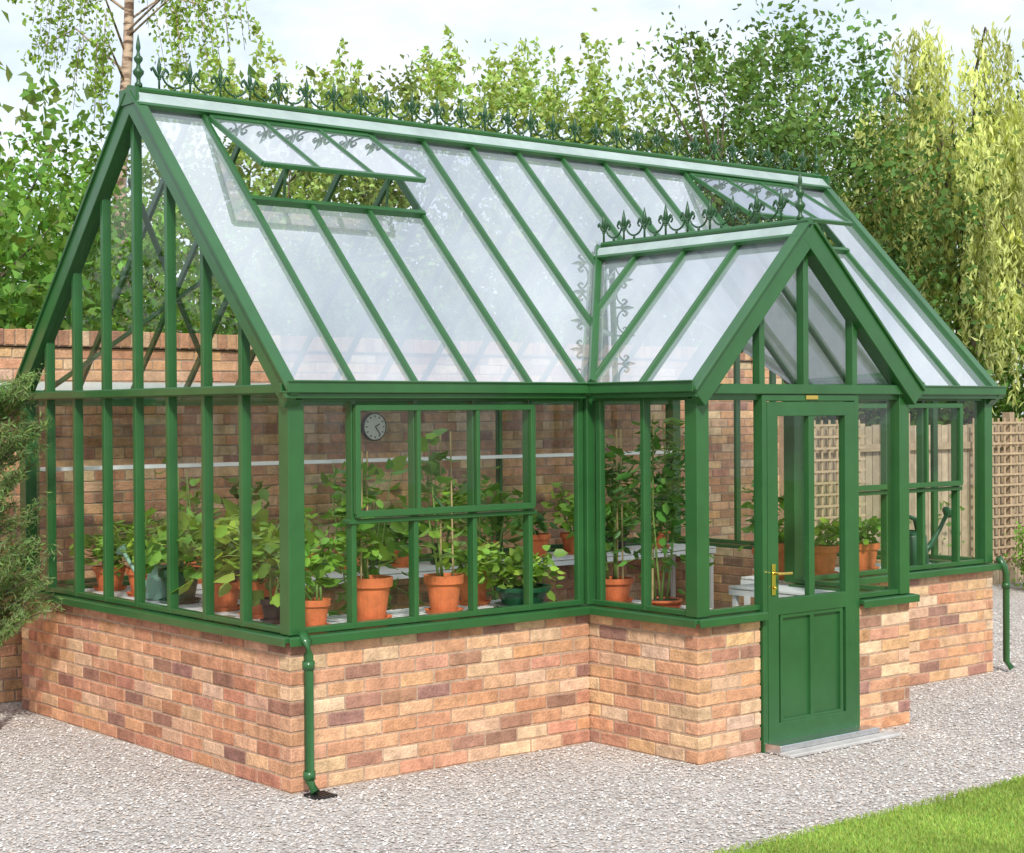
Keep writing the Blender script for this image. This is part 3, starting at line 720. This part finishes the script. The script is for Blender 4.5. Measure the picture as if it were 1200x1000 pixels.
def willow(x,y,h,r,seed=8):
    e=empty('willow_tree',(x,y,0));t=MB();g=np.random.default_rng(seed);rn=random.Random(seed)
    t.tube([(0,0,0),(.1,0,h*.25),(0,.1,h*.45),(0,0,h*.6)],[.2,.16,.1,.04],n=10)
    P=[];D=[];KK=[]
    # arching boughs, each trailing short and long strands over its outer half
    for bo in range(64):
        a0=g.uniform(0,6.28);reach=r*g.uniform(.35,1.15);zs=h*g.uniform(.40,.62);zt=h*(1.0-.30*(reach/r/1.15)**2)*g.uniform(.62,1.0)
        kb=g.uniform(.6,1.2);S0=V((0,0,zs));E0=V((math.cos(a0)*reach,math.sin(a0)*reach,zt-.25))
        arch=[S0,V((math.cos(a0)*reach*.3,math.sin(a0)*reach*.3,zt*.93)),V((math.cos(a0)*reach*.7,math.sin(a0)*reach*.7,zt)),E0]
        if bo%3==0: t.tube(arch,[.03,.02,.012,.006],n=5)
        for i in range(12):
            u=g.uniform(.25,1.0);p=arch[1].lerp(arch[2],(u-.25)/.4) if u<.65 else arch[2].lerp(arch[3],(u-.65)/.35)
            px0,py0,z0=p.x+g.normal()*.10,p.y+g.normal()*.10,p.z
            ln=g.uniform(.5,1.7);m=int(ln*44);tt=np.sort(g.random(m));sw=g.normal(size=2)*.08+np.array([math.cos(a0),math.sin(a0)])*.12
            P.append(np.stack([px0+sw[0]*np.sqrt(tt),py0+sw[1]*np.sqrt(tt),z0-tt*ln],1)+g.normal(size=(m,3))*.028)
            D.append(g.normal(size=(m,3))*.42+[0,0,-1]);KK.append(kb*g.uniform(.8,1.2)*(1.1-.35*tt))
    P=np.concatenate(P);D=np.concatenate(D);KK=np.concatenate(KK);n=len(P)
    leaves('foliage',P,D,.115*g.uniform(.7,1.3,n),.24,np.array([YG])*KK[:,None]*g.uniform(.85,1.15,(n,1)),M_leaf,e)
    t.obj('trunk_and_limbs',M_bark,e,smooth=True)
willow(12.1,4.6,6.8,1.55)
def conifer(x,y,h,r):
    e=empty('conifer_shrub',(x,y,0));t=MB();g=np.random.default_rng(3);rn=random.Random(3);P=[];D=[];K_=[]
    t.tube([(0,0,0),(.02,0,h*.5),(0,0,h*.95)],[.03,.02,.006],n=6)
    for i in range(150):
        zz=h*rn.uniform(.22,.93);a=rn.uniform(0,6.28);w=r*(1-.45*(zz/h))*rn.uniform(.5,1.1)
        b=V((0,0,zz));q=b+V((math.cos(a)*w,math.sin(a)*w,w*rn.uniform(.35,.9)))
        t.tube([b,q],[.006,.003],n=4);m=130;tt=g.random(m)**.7
        c_=np.array(b)+(np.array(q)-np.array(b))*tt[:,None]+g.normal(size=(m,3))*.02
        P.append(c_);D.append(np.array(q-b)/max(w,.01)*.6+g.normal(size=(m,3))*.7);K_.append(np.full(m,rn.uniform(.6,1.4)))
    P=np.concatenate(P);D=np.concatenate(D);K_=np.concatenate(K_);n=len(P)
    leaves('needles',P,D,.05*g.uniform(.6,1.3,n),.15,np.array([(.21,.31,.12)])*K_[:,None]*g.uniform(.8,1.2,(n,3)),M_leaf,e)
    t.obj('stem',M_bark,e)
conifer(-.42,2.62,2.2,.45)
tree('garden_shrub',10.9,2.7,.75,.5,.05,(.20,.38,.07),ncl=30,npc=100,ls=.05,seed=77,tr=.02)
tree('garden_shrub',12.2,2.6,.9,.55,.05,(.16,.30,.06),ncl=30,npc=100,ls=.05,seed=78,tr=.02)
# ------------------------------------------------------------------ light, sky
sd=V((-.50,-.76,.80)).normalized()
el=math.asin(sd.z);az=math.atan2(sd.x,sd.y)
su=bpy.data.lights.new('sun','SUN');su.energy=3.9;su.angle=math.radians(6);su.color=(1,.95,.87)
so=bpy.data.objects.new('sun',su);link(so);so.rotation_euler=sd.to_track_quat('Z','Y').to_euler();so.location=(0,0,20)
w=bpy.data.worlds.new('World');S.world=w;w.use_nodes=True;nt=w.node_tree;nt.nodes.clear()
out=N(nt,'ShaderNodeOutputWorld');bg=N(nt,'ShaderNodeBackground');bg.inputs[1].default_value=.15
sky=N(nt,'ShaderNodeTexSky',sky_type='NISHITA');sky.sun_disc=False;sky.sun_elevation=el;sky.sun_rotation=az
tc=N(nt,'ShaderNodeTexCoord');mp=N(nt,'ShaderNodeMapping');mp.inputs['Scale'].default_value=(1,1,2.6);mp.inputs['Location'].default_value=(.3,.1,0)
n=N(nt,'ShaderNodeTexNoise');setin(n,Scale=3.6,Detail=6.0,Roughness=.58)
nt.links.new(tc.outputs['Generated'],mp.inputs[0]);nt.links.new(mp.outputs[0],n.inputs['Vector'])
r=N(nt,'ShaderNodeValToRGB');r.color_ramp.elements[0].position=.40;r.color_ramp.elements[0].color=(.40,.40,.40,1);r.color_ramp.elements[1].position=.58;r.color_ramp.elements[1].color=(.97,.97,.97,1)
nt.links.new(n.outputs[0],r.inputs[0])
mx=N(nt,'ShaderNodeMix',data_type='RGBA');nt.links.new(r.outputs[0],mx.inputs[0]);nt.links.new(sky.outputs[0],mx.inputs[6]);mx.inputs[7].default_value=(7.0,7.5,8.2,1)
nt.links.new(mx.outputs[2],bg.inputs[0]);nt.links.new(bg.outputs[0],out.inputs[0])
# ------------------------------------------------------------------ camera
cd=bpy.data.cameras.new('camera');co=bpy.data.objects.new('camera',cd);link(co);S.camera=co
yaw,pit,rol=.6907,-.0081,.0066
fw=V((math.sin(yaw)*math.cos(pit),math.cos(yaw)*math.cos(pit),math.sin(pit)));ri=V((math.cos(yaw),-math.sin(yaw),0));up=ri.cross(fw)
r2=ri*math.cos(rol)-up*math.sin(rol);u2=ri*math.sin(rol)+up*math.cos(rol)
Mx=Matrix((r2,u2,-fw)).transposed().to_4x4();Mx.translation=V((-4.4423,-7.098,1.8694));co.matrix_world=Mx
cd.sensor_width=36;cd.sensor_fit='HORIZONTAL';cd.lens=36*1981.7/1200;cd.clip_end=600;cd.clip_start=.1
S.view_settings.view_transform='Standard';S.view_settings.look='None';S.view_settings.exposure=0
